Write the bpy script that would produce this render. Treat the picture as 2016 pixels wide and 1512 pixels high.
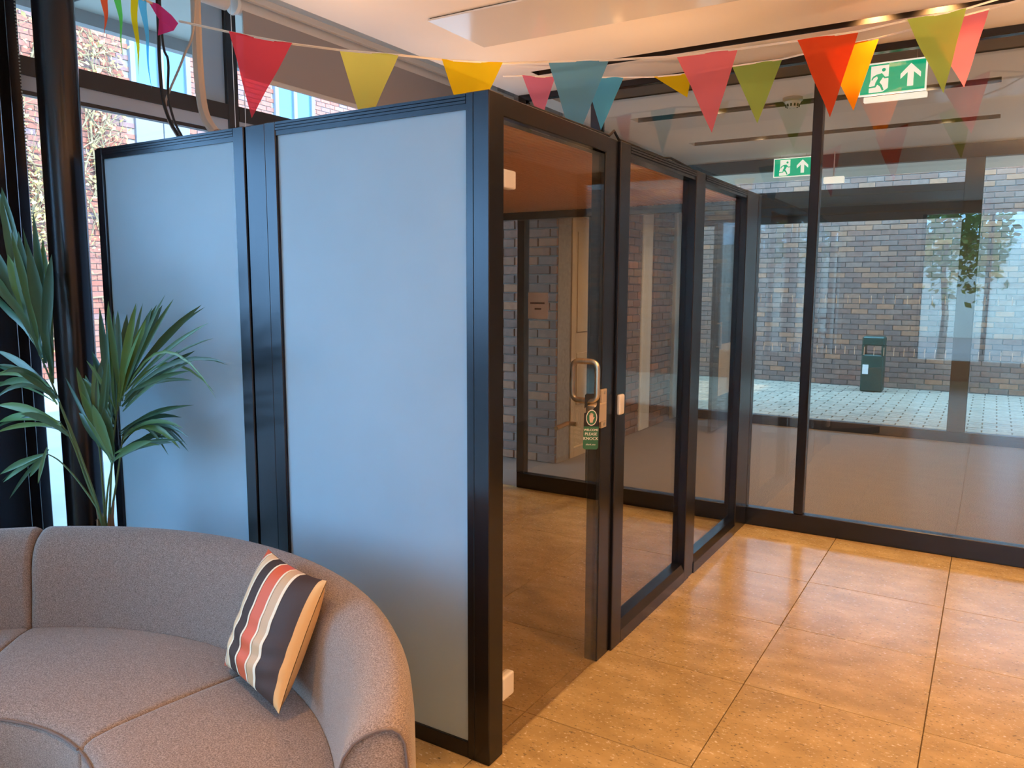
import bpy, bmesh, math, random
from mathutils import Vector, Matrix
random.seed(7)
for o in list(bpy.data.objects): bpy.data.objects.remove(o)
S = bpy.context.scene
COL = S.collection
# ---------------------------------------------------------------- camera
FPX = 1541.2
CAM = Vector((1.3756, -2.1036, 1.6505))
CR = Vector((0.852445, 0.522805, 0.003561))
CU = Vector((-0.068798, 0.105418, 0.992045))
CF = Vector((-0.518271, 0.845909, -0.125831))
cd = bpy.data.cameras.new('camera'); cam = bpy.data.objects.new('camera', cd); COL.objects.link(cam)
cd.sensor_width = 36; cd.sensor_fit = 'HORIZONTAL'; cd.lens = FPX/2016*36; cd.clip_start = .03
cam.matrix_world = Matrix(((CR.x, CU.x, -CF.x, CAM.x), (CR.y, CU.y, -CF.y, CAM.y), (CR.z, CU.z, -CF.z, CAM.z), (0, 0, 0, 1)))
S.camera = cam
# ---------------------------------------------------------------- sky, sun, exposure
w = bpy.data.worlds.new('sky'); S.world = w; w.use_nodes = True
bg = w.node_tree.nodes['Background']; bg.inputs[0].default_value = (.27, .60, 1.0, 1); bg.inputs[1].default_value = 7.0
sd = bpy.data.lights.new('sun', 'SUN'); sd.energy = 3.4; sd.angle = .01; sd.color = (1, .93, .80)
sun = bpy.data.objects.new('sun', sd); COL.objects.link(sun); sun.location = (12, 8, 12)
sun.rotation_euler = Vector((.80, .12, .60)).to_track_quat('Z', 'Y').to_euler()
S.view_settings.view_transform = 'Standard'; S.view_settings.look = 'None'
S.view_settings.exposure = 0.62; S.view_settings.gamma = 1; S.view_settings.use_curve_mapping = False

# ---------------------------------------------------------------- helpers
def ray(x, y): return CF + CR*((x-1008)/FPX) - CU*((y-756)/FPX)
def at(x, y, d): return CAM + ray(x, y)*d                       # point at a depth
def on(x, y, ax, v):                                            # point on an axis plane
    r = ray(x, y); return CAM + r*((v-CAM[ax])/r[ax])
def pxl(p):
    d = Vector(p)-CAM; z = d.dot(CF)
    if z < .05: return None
    return 1008+FPX*d.dot(CR)/z, 756-FPX*d.dot(CU)/z, z

class MB:
    def __init__(s): s.bm = bmesh.new()
    def box(s, x0, x1, y0, y1, z0, z1, bev=0, M=None, seg=1):
        b = bmesh.new(); bmesh.ops.create_cube(b, size=1)
        for v in b.verts: v.co = Vector(((x0+x1)/2+v.co.x*(x1-x0), (y0+y1)/2+v.co.y*(y1-y0), (z0+z1)/2+v.co.z*(z1-z0)))
        if bev: bmesh.ops.bevel(b, geom=b.edges[:], offset=bev, segments=seg, affect='EDGES', profile=.5)
        s.merge(b, M); return s
    def merge(s, b, M=None):
        if M is not None: bmesh.ops.transform(b, matrix=M, verts=b.verts)
        m = bpy.data.meshes.new('t'); b.to_mesh(m); b.free(); s.bm.from_mesh(m); bpy.data.meshes.remove(m)
    def poly(s, pts):
        return s.bm.faces.new([s.bm.verts.new(p) for p in pts])
    def prism(s, pts, off, M=None):                              # polygon extruded by a vector
        b = bmesh.new(); off = Vector(off)
        a = [b.verts.new(p) for p in pts]; c = [b.verts.new(Vector(p)+off) for p in pts]
        n = len(pts); b.faces.new(a); b.faces.new(c[::-1])
        for i in range(n): b.faces.new((a[i], c[i], c[(i+1) % n], a[(i+1) % n])[::-1])
        bmesh.ops.recalc_face_normals(b, faces=b.faces[:]); s.merge(b, M); return s
    def tube(s, pts, r, n=8, closed=False, taper=None):
        pts = [Vector(p) for p in pts]; N = len(pts); rings = []; up = Vector((0, 0, 1)); prev = None
        for i, p in enumerate(pts):
            if closed: t = pts[(i+1) % N]-pts[i-1]
            else: t = pts[min(i+1, N-1)]-pts[max(i-1, 0)]
            t.normalize()
            if prev is None:
                a = t.cross(up if abs(t.z) < .9 else Vector((1, 0, 0))).normalized()
            else: a = (prev-t*prev.dot(t)).normalized()
            prev = a; b = t.cross(a); rr = r if taper is None else r*(1+(taper-1)*i/(N-1))
            rings.append([s.bm.verts.new(p+(a*math.cos(2*math.pi*k/n)+b*math.sin(2*math.pi*k/n))*rr) for k in range(n)])
        for i in range(N if closed else N-1):
            A = rings[i]; B = rings[(i+1) % N]
            for k in range(n): s.bm.faces.new((A[k], A[(k+1) % n], B[(k+1) % n], B[k]))
        if not closed: s.bm.faces.new(rings[0][::-1]); s.bm.faces.new(rings[-1])
        return s
    def lathe(s, prof, c, n=32, a0=0, a1=2*math.pi, caps=False):
        full = abs(a1-a0-2*math.pi) < 1e-6; m = n if full else n+1; rings = []
        for i in range(m):
            a = a0+(a1-a0)*i/n
            rings.append([s.bm.verts.new((c[0]+r*math.cos(a), c[1]+r*math.sin(a), c[2]+z)) for r, z in prof])
        for i in range(n):
            A = rings[i]; B = rings[(i+1) % m]
            for k in range(len(prof)-1): s.bm.faces.new((A[k], B[k], B[k+1], A[k+1]))
        if caps and not full: s.bm.faces.new(rings[0]); s.bm.faces.new(rings[-1][::-1])
        bmesh.ops.recalc_face_normals(s.bm, faces=s.bm.faces[:]); return s
    def build(s, name, mat, parent=None, smooth=False, label=None, sharp=40):
        me = bpy.data.meshes.new(name); bmesh.ops.remove_doubles(s.bm, verts=s.bm.verts, dist=1e-6) if smooth else None
        s.bm.to_mesh(me); s.bm.free()
        if smooth:
            for p in me.polygons: p.use_smooth = True
            me.set_sharp_from_angle(angle=math.radians(sharp))
        me.materials.append(M[mat]); o = bpy.data.objects.new(name, me); COL.objects.link(o)
        if parent is not None:
            o.parent = parent
            o.matrix_parent_inverse = Matrix.Translation(-WORLD.get(parent.name, Vector((0, 0, 0))))
        if label: o['label'] = label
        return o
WORLD = {}
def thing(name, label, cat, loc, group=None):
    o = bpy.data.objects.new(name, None); COL.objects.link(o); o.location = loc; o.empty_display_size = .1
    WORLD[o.name] = Vector(loc); return tag(o, label, cat, group)
def tag(o, label, cat=None, group=None, kind=None):
    o['label'] = label
    if cat: o['category'] = cat
    if group: o['group'] = group
    if kind: o['kind'] = kind
    return o
def struct(o, label=None):
    o['kind'] = 'structure'
    if label: o['label'] = label
    return o
def link_copy(mesh, name, loc, rotz, parent):
    o = bpy.data.objects.new(name, mesh); COL.objects.link(o); o.location = loc; o.rotation_euler = (0, 0, rotz)
    o.parent = parent; return o

# ---------------------------------------------------------------- materials
M = {}
def newmat(n):
    m = bpy.data.materials.new(n); m.use_nodes = True; M[n] = m; t = m.node_tree
    return m, t, t.nodes['Principled BSDF']
def N(t, typ, **k):
    n = t.nodes.new(typ)
    for a, b in k.items():
        if isinstance(b, tuple) and a.startswith('i'): pass
        setattr(n, a, b)
    return n
def simple(n, c, rough=.5, metal=0, noise=0, scale=20, bump=0, bscale=200, spec=None, emit=None, es=0, trans=0):
    m, t, p = newmat(n); p.inputs['Base Color'].default_value = (*c, 1); p.inputs['Roughness'].default_value = rough
    p.inputs['Metallic'].default_value = metal
    if spec is not None: p.inputs['Specular IOR Level'].default_value = spec
    if emit: p.inputs['Emission Color'].default_value = (*emit, 1); p.inputs['Emission Strength'].default_value = es
    g = N(t, 'ShaderNodeNewGeometry')
    if noise:
        x = N(t, 'ShaderNodeTexNoise'); x.inputs['Scale'].default_value = scale; x.inputs['Detail'].default_value = 4
        t.links.new(g.outputs['Position'], x.inputs['Vector'])
        r = N(t, 'ShaderNodeValToRGB'); e = r.color_ramp.elements
        e[0].position = .3; e[1].position = .7
        e[0].color = (*[v*(1-noise) for v in c], 1); e[1].color = (*[min(1, v*(1+noise)) for v in c], 1)
        t.links.new(x.outputs[0], r.inputs[0]); t.links.new(r.outputs[0], p.inputs['Base Color'])
    if bump:
        x = N(t, 'ShaderNodeTexNoise'); x.inputs['Scale'].default_value = bscale; t.links.new(g.outputs['Position'], x.inputs['Vector'])
        b = N(t, 'ShaderNodeBump'); b.inputs['Strength'].default_value = bump; b.inputs['Distance'].default_value = .002
        t.links.new(x.outputs[0], b.inputs['Height']); t.links.new(b.outputs[0], p.inputs['Normal'])
    return m
def ramp(t, fac, cols):
    r = N(t, 'ShaderNodeValToRGB'); e = r.color_ramp.elements
    while len(e) < len(cols): e.new(.5)
    for i, (ps, c) in enumerate(cols): e[i].position = ps; e[i].color = (*c, 1)
    t.links.new(fac, r.inputs[0]); return r.outputs[0]
def glass(n, tint=(.9, .93, .92), f0=.05, rough=0.0):
    m = bpy.data.materials.new(n); m.use_nodes = True; M[n] = m; t = m.node_tree; t.nodes.clear()
    o = N(t, 'ShaderNodeOutputMaterial'); mix = N(t, 'ShaderNodeMixShader'); tr = N(t, 'ShaderNodeBsdfTransparent'); gl = N(t, 'ShaderNodeBsdfGlossy')
    tr.inputs[0].default_value = (*tint, 1); gl.inputs['Roughness'].default_value = rough
    lw = N(t, 'ShaderNodeLayerWeight'); lw.inputs[0].default_value = .5
    pw = N(t, 'ShaderNodeMath', operation='POWER'); pw.inputs[1].default_value = 5; t.links.new(lw.outputs['Facing'], pw.inputs[0])
    ma = N(t, 'ShaderNodeMath', operation='MULTIPLY_ADD'); ma.inputs[1].default_value = 1-f0; ma.inputs[2].default_value = f0
    t.links.new(pw.outputs[0], ma.inputs[0]); t.links.new(ma.outputs[0], mix.inputs[0])
    t.links.new(tr.outputs[0], mix.inputs[1]); t.links.new(gl.outputs[0], mix.inputs[2]); t.links.new(mix.outputs[0], o.inputs[0])
def paper(n, c, tl=.55):
    m = bpy.data.materials.new(n); m.use_nodes = True; M[n] = m; t = m.node_tree; t.nodes.clear()
    o = N(t, 'ShaderNodeOutputMaterial'); mix = N(t, 'ShaderNodeMixShader'); mix.inputs[0].default_value = tl
    d = N(t, 'ShaderNodeBsdfDiffuse'); b = N(t, 'ShaderNodeBsdfTranslucent'); tp = N(t, 'ShaderNodeBsdfTransparent'); m2 = N(t, 'ShaderNodeMixShader'); m2.inputs[0].default_value = .25
    for q in (d, b): q.inputs[0].default_value = (*c, 1)
    tp.inputs[0].default_value = (*c, 1)
    t.links.new(d.outputs[0], mix.inputs[1]); t.links.new(b.outputs[0], mix.inputs[2]); t.links.new(mix.outputs[0], m2.inputs[1]); t.links.new(tp.outputs[0], m2.inputs[2]); t.links.new(m2.outputs[0], o.inputs[0])
def brickmat(n, cols, rough=.85):
    m, t, p = newmat(n); p.inputs['Roughness'].default_value = rough
    oi = N(t, 'ShaderNodeObjectInfo'); g = N(t, 'ShaderNodeNewGeometry')
    a = N(t, 'ShaderNodeMath', operation='ADD'); f = N(t, 'ShaderNodeMath', operation='FRACT')
    t.links.new(oi.outputs['Random'], a.inputs[0]); t.links.new(g.outputs['Random Per Island'], a.inputs[1]); t.links.new(a.outputs[0], f.inputs[0])
    c = ramp(t, f.outputs[0], cols)
    x = N(t, 'ShaderNodeTexNoise'); x.inputs['Scale'].default_value = 25; t.links.new(g.outputs['Position'], x.inputs['Vector'])
    mx = N(t, 'ShaderNodeMix', data_type='RGBA', blend_type='MULTIPLY'); mx.inputs[0].default_value = .5
    t.links.new(c, mx.inputs[6]); gr = ramp(t, x.outputs[0], [(.3, (.55, .55, .55)), (.7, (1.2, 1.15, 1.1))]); t.links.new(gr, mx.inputs[7])
    t.links.new(mx.outputs[2], p.inputs['Base Color'])

simple('black_metal', (.048, .046, .052), .24, .85, spec=.6, bump=.03, bscale=60)
simple('black_steel', (.022, .022, .026), .38, 0, spec=.6)
simple('dark_gap', (.008, .008, .008), .7)
simple('pod_panel', (.38, .50, .60), .42, 0, noise=.03, scale=3, bump=.08, bscale=500, spec=.35)
simple('satin_steel', (.62, .55, .45), .28, .95)
simple('lock_metal', (.62, .50, .36), .35, .35)
simple('brass_steel', (.72, .60, .42), .3, .9)
simple('fitting', (.80, .76, .70), .4, .1)
simple('ceiling_white', (.92, .88, .82), .55, 0, noise=.02, scale=2)
simple('ceiling_plate', (.80, .78, .74), .12, 0, spec=.6)
simple('slot_dark', (.03, .022, .018), .45)
simple('trough_dark', (.07, .06, .05), .6)
simple('blind_fabric', (.40, .36, .34), .8, 0, bump=.1, bscale=600)
simple('blind_tube', (.72, .68, .63), .45)
simple('white_plastic', (.85, .84, .80), .4)
simple('light_strip', (.55, .57, .58), .5)
simple('vent_panel', (.40, .52, .62), .35, 0)
simple('cable_black', (.015, .015, .017), .45)
simple('cable_beige', (.55, .46, .38), .5)
simple('string', (.85, .80, .72), .7)
simple('mortar', (.30, .27, .25), .95, 0, noise=.2, scale=30)
simple('mortar_light', (.34, .27, .22), .95, 0, noise=.15, scale=30)
brickmat('brick_brown', [(0, (.27, .135, .095)), (.35, (.21, .13, .105)), (.7, (.28, .17, .13)), (.9, (.36, .17, .10)), (1, (.44, .20, .11))])
brickmat('brick_red', [(0, (.42, .12, .075)), (.4, (.48, .16, .10)), (.75, (.36, .14, .10)), (.9, (.30, .17, .16)), (1, (.52, .20, .12))])
brickmat('paver', [(0, (.42, .33, .24)), (.5, (.48, .38, .28)), (1, (.38, .31, .23))])
simple('paver_joint', (.10, .09, .085), .9)
simple('pale_slab', (.34, .31, .28), .9, 0, noise=.12, scale=2)
simple('soffit', (.62, .58, .50), .7)
simple('fascia', (.42, .42, .42), .6)
simple('ext_glass', (.10, .19, .28), .08, 0, spec=.8)
simple('ext_panel', (.24, .22, .24), .5)
simple('ext_frame', (.26, .25, .27), .5)
simple('twig', (.34, .23, .12), .9)
simple('dry_leaf', (.62, .40, .14), .8, 0, noise=.35, scale=8)
simple('render_pale', (.86, .82, .70), .9, 0, noise=.08, scale=.7)
simple('tree_leaf', (.22, .30, .06), .6, 0, noise=.4, scale=6)
simple('bark', (.22, .17, .13), .9, 0, noise=.3, scale=20)
simple('wall_paint', (.52, .40, .30), .8)
simple('door_beige', (.60, .44, .28), .5, 0, noise=.06, scale=6)
simple('trim_white', (.80, .76, .70), .5)
simple('door_dark', (.045, .05, .06), .3)
simple('poster_paper', (.80, .62, .42), .7)
paper('paper_white', (.86, .76, .72))
simple('ink', (.18, .13, .13), .8)
simple('bin_green', (.015, .06, .045), .4)
simple('plinth', (.02, .018, .016), .6)

simple('pot', (.05, .05, .055), .35)
simple('soil', (.06, .04, .03), .95)
simple('exit_white', (1, 1, .95), .5, emit=(1, 1, .9), es=.55)
simple('exit_green', (.0, .45, .25), .5, emit=(.0, .50, .26), es=.5)
simple('lamp_glow', (1, .8, .5), .5, emit=(1, .72, .38), es=14)
simple('lamp_ring', (.75, .62, .45), .25, .6)
simple('hanger_black', (.012, .011, .010), .4)
simple('hanger_green', (.03, .15, .07), .45)
simple('print_white', (.88, .82, .72), .5)
simple('skin_print', (.75, .50, .36), .6)
simple('frond_stem', (.10, .16, .06), .5)
simple('stalk_brown', (.22, .14, .08), .8)
paper('roof_poly', (.72, .50, .34), .65)
glass('pod_glass', (.90, .87, .83), .045)
glass('wall_glass', (.95, .95, .92), .075)
glass('window_glass', (.97, .98, .98), .03)
for n, c in dict(red=(.90, .10, .14), lime=(.82, .86, .20), yellow=(.99, .72, .02), blue=(.18, .48, .72), coral=(.92, .24, .30), scarlet=(.94, .12, .04), green=(.52, .72, .16),
                 pink=(.94, .26, .36), sky=(.16, .64, .95), orange=(.98, .32, .01), leafgreen=(.15, .70, .12), magenta=(.75, .06, .22)).items(): paper('flag_'+n, c)
# palm leaf
m, t, p = newmat('palm_leaf'); p.inputs['Roughness'].default_value = .38
oi = N(t, 'ShaderNodeObjectInfo'); t.links.new(ramp(t, oi.outputs['Random'], [(0, (.025, .075, .045)), (.6, (.05, .12, .05)), (.9, (.09, .19, .05)), (1, (.12, .22, .05))]), p.inputs['Base Color'])
# stone floor tile
m, t, p = newmat('stone_tile'); g = N(t, 'ShaderNodeNewGeometry'); oi = N(t, 'ShaderNodeObjectInfo')
sc = N(t, 'ShaderNodeVectorMath', operation='SCALE'); sc.inputs[0].default_value = (37, 19, 11); t.links.new(oi.outputs['Random'], sc.inputs['Scale'])
ad = N(t, 'ShaderNodeVectorMath', operation='ADD'); t.links.new(g.outputs['Position'], ad.inputs[0]); t.links.new(sc.outputs[0], ad.inputs[1])
mp = N(t, 'ShaderNodeMapping'); mp.inputs['Scale'].default_value = (1.0, 2.0, 1); t.links.new(ad.outputs[0], mp.inputs[0])
n1 = N(t, 'ShaderNodeTexNoise'); n1.inputs['Scale'].default_value = 5; n1.inputs['Detail'].default_value = 6; t.links.new(mp.outputs[0], n1.inputs['Vector'])
base = ramp(t, n1.outputs[0], [(.3, (.38, .26, .115)), (.55, (.48, .335, .15)), (.75, (.58, .42, .21))])
v1 = N(t, 'ShaderNodeTexVoronoi'); v1.inputs['Scale'].default_value = 30; t.links.new(mp.outputs[0], v1.inputs['Vector'])
n2 = N(t, 'ShaderNodeTexNoise'); n2.inputs['Scale'].default_value = 60; n2.inputs['Detail'].default_value = 3; t.links.new(mp.outputs[0], n2.inputs['Vector'])
m1 = N(t, 'ShaderNodeMix', data_type='RGBA'); t.links.new(ramp(t, n2.outputs[0], [(.30, (1, 1, 1)), (.38, (0, 0, 0))]), m1.inputs[0]); t.links.new(base, m1.inputs[6]); m1.inputs[7].default_value = (.20, .145, .085, 1)
m2 = N(t, 'ShaderNodeMix', data_type='RGBA'); t.links.new(ramp(t, n2.outputs[0], [(.63, (0, 0, 0)), (.70, (1, 1, 1))]), m2.inputs[0]); t.links.new(m1.outputs[2], m2.inputs[6]); m2.inputs[7].default_value = (.68, .58, .44, 1)
t.links.new(m2.outputs[2], p.inputs['Base Color']); p.inputs['Roughness'].default_value = .22
simple('grout', (.20, .14, .08), .8)
# carpet
m, t, p = newmat('carpet'); g = N(t, 'ShaderNodeNewGeometry'); x = N(t, 'ShaderNodeTexNoise'); x.inputs['Scale'].default_value = 140; x.inputs['Detail'].default_value = 3
t.links.new(g.outputs['Position'], x.inputs['Vector']); t.links.new(ramp(t, x.outputs[0], [(.35, (.10, .075, .06)), (.65, (.23, .18, .15))]), p.inputs['Base Color']); p.inputs['Roughness'].default_value = .95
# sofa fabric
m, t, p = newmat('sofa_fabric'); g = N(t, 'ShaderNodeNewGeometry'); x = N(t, 'ShaderNodeTexNoise'); x.inputs['Scale'].default_value = 260; x.inputs['Detail'].default_value = 2; x.inputs['Roughness'].default_value = .7
mp = N(t, 'ShaderNodeMapping'); mp.inputs['Scale'].default_value = (1, 1, 2.2); t.links.new(g.outputs['Position'], mp.inputs[0]); t.links.new(mp.outputs[0], x.inputs['Vector'])
t.links.new(ramp(t, x.outputs[0], [(.32, (.115, .080, .068)), (.5, (.24, .178, .152)), (.68, (.40, .315, .275))]), p.inputs['Base Color']); p.inputs['Roughness'].default_value = .95
p.inputs['Sheen Weight'].default_value = .25
b = N(t, 'ShaderNodeBump'); b.inputs['Strength'].default_value = .25; b.inputs['Distance'].default_value = .002; t.links.new(x.outputs[0], b.inputs['Height']); t.links.new(b.outputs[0], p.inputs['Normal'])
simple('sofa_piping', (.16, .12, .11), .9)
for n, c, r in (('cush_rust', (.72, .12, .045), .45), ('cush_brown', (.05, .024, .016), .7), ('cush_cream', (.80, .55, .32), .8), ('cush_tan', (.64, .40, .22), .45), ('cush_side', (.74, .44, .19), .85)):
    simple(n, c, r, 0, bump=.15, bscale=300)
simple('cush_welt', (.90, .76, .56), .8)

# ================================================================= SETTING
ZC = 3.1
# lobby floor with tiles
fl = struct(MB().box(-2.75, 3.4, -7, 3.3, -.15, -.012).build('floor', 'grout'), 'stone tiled lobby floor')
T = .667
tb = MB().box(-T/2+.0018, T/2-.0018, -T/2+.0018, T/2-.0018, -.012, 0, .0012); tile = tb.build('tile', 'stone_tile', fl); tm = tile.data
bpy.data.objects.remove(tile)
i0 = -5
for i in range(-5, 5):
    for j in range(-14, 5):
        cx, cy = .592+(i+.5)*T, 1.703+(j+.5)*T
        if cx-T/2 > 3.35 or cx+T/2 < -2.72 or cy-T/2 > 3.2 or cy < -6.9: continue
        x0, x1 = max(cx-T/2, -2.75), min(cx+T/2, 3.4); y0, y1 = cy-T/2, min(cy+T/2, 3.3)
        if x0 == cx-T/2 and x1 == cx+T/2 and y1 == cy+T/2: link_copy(tm, 'tile', (cx, cy, 0), 0, fl)
        else:
            o = MB().box(x0+.0018-(x0+x1)/2, x1-.0018-(x0+x1)/2, y0+.0018-(y0+y1)/2, y1-.0018-(y0+y1)/2, -.012, 0, .0012).build('tile', 'stone_tile', fl)
            o.location = ((x0+x1)/2, (y0+y1)/2, 0)
struct(MB().box(-2.75, 3.4, 3.3, 7.4, -.15, 0).build('floor_corridor', 'carpet'), 'brown speckled corridor carpet beyond the glass wall')

# lobby ceiling with lighting slot
c = MB()
c.box(-1.87, 3.4, -7, 2.735, ZC, 3.6); c.box(-1.87, 3.4, 2.845, 3.34, ZC, 3.6); c.box(-1.87, -1.45, 2.735, 2.845, ZC, 3.6); c.box(-1.45, 3.4, 2.735, 2.845, 3.28, 3.6)
ceil = struct(c.build('ceiling', 'ceiling_white'), 'white lobby ceiling')
s_ = MB(); s_.box(-1.45, 3.4, 2.735, 2.740, ZC+.001, 3.279); s_.box(-1.45, 3.4, 2.84, 2.845, ZC+.001, 3.279); s_.box(-1.45, 3.4, 2.74, 2.84, 3.27, 3.28); s_.box(-1.45, -1.445, 2.74, 2.84, ZC+.001, 3.279)
s_.build('slot_lining', 'slot_dark', ceil, label='dark lighting slot')
MB().box(-1.385, 2.6, 1.50, 2.06, ZC-.016, ZC-.006, .002).build('ceiling_plate', 'ceiling_plate', ceil, label='glossy flush ceiling panel')
MB().box(-1.375, 2.59, 1.51, 2.05, ZC-.006, ZC).build('panel_shadow_gap', 'slot_dark', ceil)
struct(MB().box(-2.95, -1.87, -7, 4.3, 3.6, 3.75).build('ceiling_pocket', 'ceiling_white'), 'blind pocket above the left windows')
# corridor ceiling
c = MB(); ys = [3.34, 3.42, 3.80, 4.55, 4.66, 5.96, 6.06, 7.34]
c.box(-1.87, 3.4, 3.80, 4.51, ZC, 3.6); c.box(-2.75, -1.87, 4.25, 4.51, ZC, 3.6); c.box(-1.87, -1.7, 3.35, 3.80, ZC, 3.45); c.box(-2.75, 3.4, 4.70, 5.91, ZC, 3.6); c.box(-2.75, 3.4, 6.11, 7.4, ZC, 3.6)
for ya, yb, xa in ((4.51, 4.70, -1.47), (5.91, 6.11, -1.42)):
    c.box(-2.75, xa, ya, yb, ZC, 3.6); c.box(1.31, 3.4, ya, yb, ZC, 3.6); c.box(xa, 1.31, ya, yb, 3.25, 3.6)
c.box(-1.87, 3.4, 3.34, 3.80, 3.45, 3.6)
cc = struct(c.build('ceiling_corridor', 'ceiling_white'), 'white corridor ceiling')
s_ = MB()
for ya, yb, xa in ((4.51, 4.70, -1.47), (5.91, 6.11, -1.42)):
    s_.box(xa, 1.31, ya, ya+.004, ZC+.001, 3.25); s_.box(xa, 1.31, yb-.004, yb, ZC+.001, 3.25); s_.box(xa, 1.31, ya, yb, 3.245, 3.25)
s_.build('slot_lining', 'slot_dark', cc)
MB().box(-1.87, 3.4, 3.345, 3.35, ZC, 3.45).box(-1.87, 3.4, 3.795, 3.80, ZC+.001, 3.45).box(-1.87, 3.4, 3.35, 3.795, 3.445, 3.45).build('trough_lining', 'trough_dark', cc)
# solid walls out of view
struct(MB().box(3.4, 3.6, -7.2, 7.5, -.15, 3.7).build('wall_right', 'wall_paint'), 'painted lobby wall opposite the windows')
# rear wall with big windows
c = MB(); c.box(-2.95, 3.6, -7.2, -7, -.15, .35); c.box(-2.95, 3.6, -7.2, -7, 2.9, 3.7); c.box(-2.95, .2, -7.2, -7, .35, 2.9)
rw = struct(c.build('wall_rear', 'wall_paint'), 'window wall behind the sofa side')
for x in (.22, 1.25, 2.3, 3.33):
    MB().box(x-.04, x+.04, -7.16, -7.04, .35, 2.9).build('mullion', 'black_steel', rw)
for x0 in (.26, 1.29, 2.34):
    MB().box(x0, x0+.98, -7.105, -7.095, .35, 2.9).build('pane', 'window_glass', rw)
# ---------------------------------------------------------------- left window wall (x = -2.75)
XW = -2.75
wl = struct(MB().box(XW-.2, XW, -7, 4.3, -.15, .06).box(XW-.2, XW, -7, 4.3, 3.50, 3.6).build('wall_left', 'black_steel'), 'window wall with black frames')
spans = [(-7, -4.6), (-4.52, -2.6), (-2.52, -.62), (-.02, 1.235), (1.315, 2.75), (2.83, 4.2)]
for k, (a, b) in enumerate(spans):
    wn = struct(MB().box(XW-.045, XW+.03, a, b, 2.655, 2.745).build('window_%d' % (k+1), 'black_steel'), 'tall black framed window bay')
    MB().box(XW-.03, XW+.02, a, b, 2.585, 2.655).build('transom_strip', 'light_strip', wn, label='pale grey strip under the dark transom')
    MB().box(XW-.03, XW+.015, a, b, 2.565, 2.585).build('transom_seal', 'black_steel', wn)
    MB().box(XW-.045, XW+.03, b, b+.08, .06, 3.5, .004).build('mullion', 'black_steel', wn)
    b1 = 1.03 if k == 3 else b
    MB().box(XW-.012, XW-.004, a, b1, 2.745, 3.5).build('pane', 'window_glass', wn)
    MB().box(XW-.012, XW-.004, a, b, .06, 2.565).build('pane', 'window_glass', wn)
    if k == 3:
        MB().box(XW-.012, XW+.004, 1.04, 1.235, 2.745, 3.5, .002).build('vent_panel', 'vent_panel', wn, label='blue grey vent panel beside the mullion')
# stepped black box post at the far left
pt = MB()
for a, b, xa, xb in ((-.62, -.34, XW-.08, -2.52), (-.34, -.16, XW-.06, -2.56), (-.16, -.09, XW-.06, -2.60), (-.09, -.02, XW-.06, -2.64)):
    pt.box(xa, xb, a, b, 0, 3.6, .006)
struct(pt.build('trim_1', 'black_metal'), 'stepped black steel window post')
# return wall and corridor left side come below

# ---------------------------------------------------------------- brick walls
BM = {}
def brick_mesh(l, h, d, mat):
    k = (round(l, 3), h, d, mat)
    if k not in BM:
        o = MB().box(-l/2, l/2, -d/2, d/2, -h/2, h/2, .004).build('brick', mat); BM[k] = o.data; bpy.data.objects.remove(o)
    return BM[k]
def brick_wall(parent, org, ang, L, H, mat, bl=.25, bh=.083, j=.011, d=.03, regions=None, holes=(), cap=300, soldier=None, name='brick'):
    """bricks proud of the wall slab: org = start on the face, ang = direction of the run"""
    u = Vector((math.cos(ang), math.sin(ang), 0)); nn = Vector((math.sin(ang), -math.cos(ang), 0)); L_ = []
    rows = int(H/bh)
    for r in range(rows):
        s0 = -bl/2 if r % 2 else 0
        while s0 < L-.02:
            a, b = max(s0, 0), min(s0+bl, L); s0 += bl
            if b-a < .05: continue
            z = (r+.5)*bh; sm = (a+b)/2
            if any(h0 < sm < h1 and g0 < z < g1 for h0, h1, g0, g1 in holes): continue
            p = Vector(org)+u*sm+Vector((0, 0, z))+nn*(d/2-.012+random.uniform(0, .005))
            q = pxl(p); sc = 0
            if q and regions and any(x0 < q[0] < x1 and y0 < q[1] < y1 for x0, y0, x1, y1 in regions): sc = 1/q[2]
            L_.append((sc, p, round(b-a-j, 3)))
    L_.sort(key=lambda e: -e[0])
    rest = []
    for n, (sc, p, l) in enumerate(L_):
        if sc > 0 and n < cap: link_copy(brick_mesh(l, bh-j, d, mat), name, p, ang, parent)
        else: rest.append((p, l))
    if rest:
        vs, fs = [], []
        for p, l in rest:
            k = len(vs); h = bh-j
            for sx in (-1, 1):
                for sz in (-1, 1):
                    for sn in (-1, 1): vs.append(p+u*(sx*l/2)+Vector((0, 0, sz*h/2))+nn*(sn*d/2))
            fs += [(k+a, k+b, k+c_, k+e) for a, b, c_, e in ((1, 5, 7, 3), (0, 1, 3, 2), (4, 6, 7, 5), (2, 3, 7, 6), (0, 4, 5, 1))]
        me = bpy.data.meshes.new('brick_field'); me.from_pydata(vs, [], fs); me.materials.append(M[mat])
        o = bpy.data.objects.new('brick_field', me); COL.objects.link(o); o.parent = parent; o['kind'] = 'stuff'
# courtyard wall beyond the corridor (y = 12)
cw = struct(MB().box(-6, 9, 12, 12.3, -.15, 3.6).build('wall_courtyard', 'mortar'), 'brown brick wall across the courtyard')
brick_wall(cw, (-6, 12, 0), 0, 15, 3.5, 'brick_brown', regions=[(1478, 330, 2030, 790)], bl=.255, bh=.085)
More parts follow.
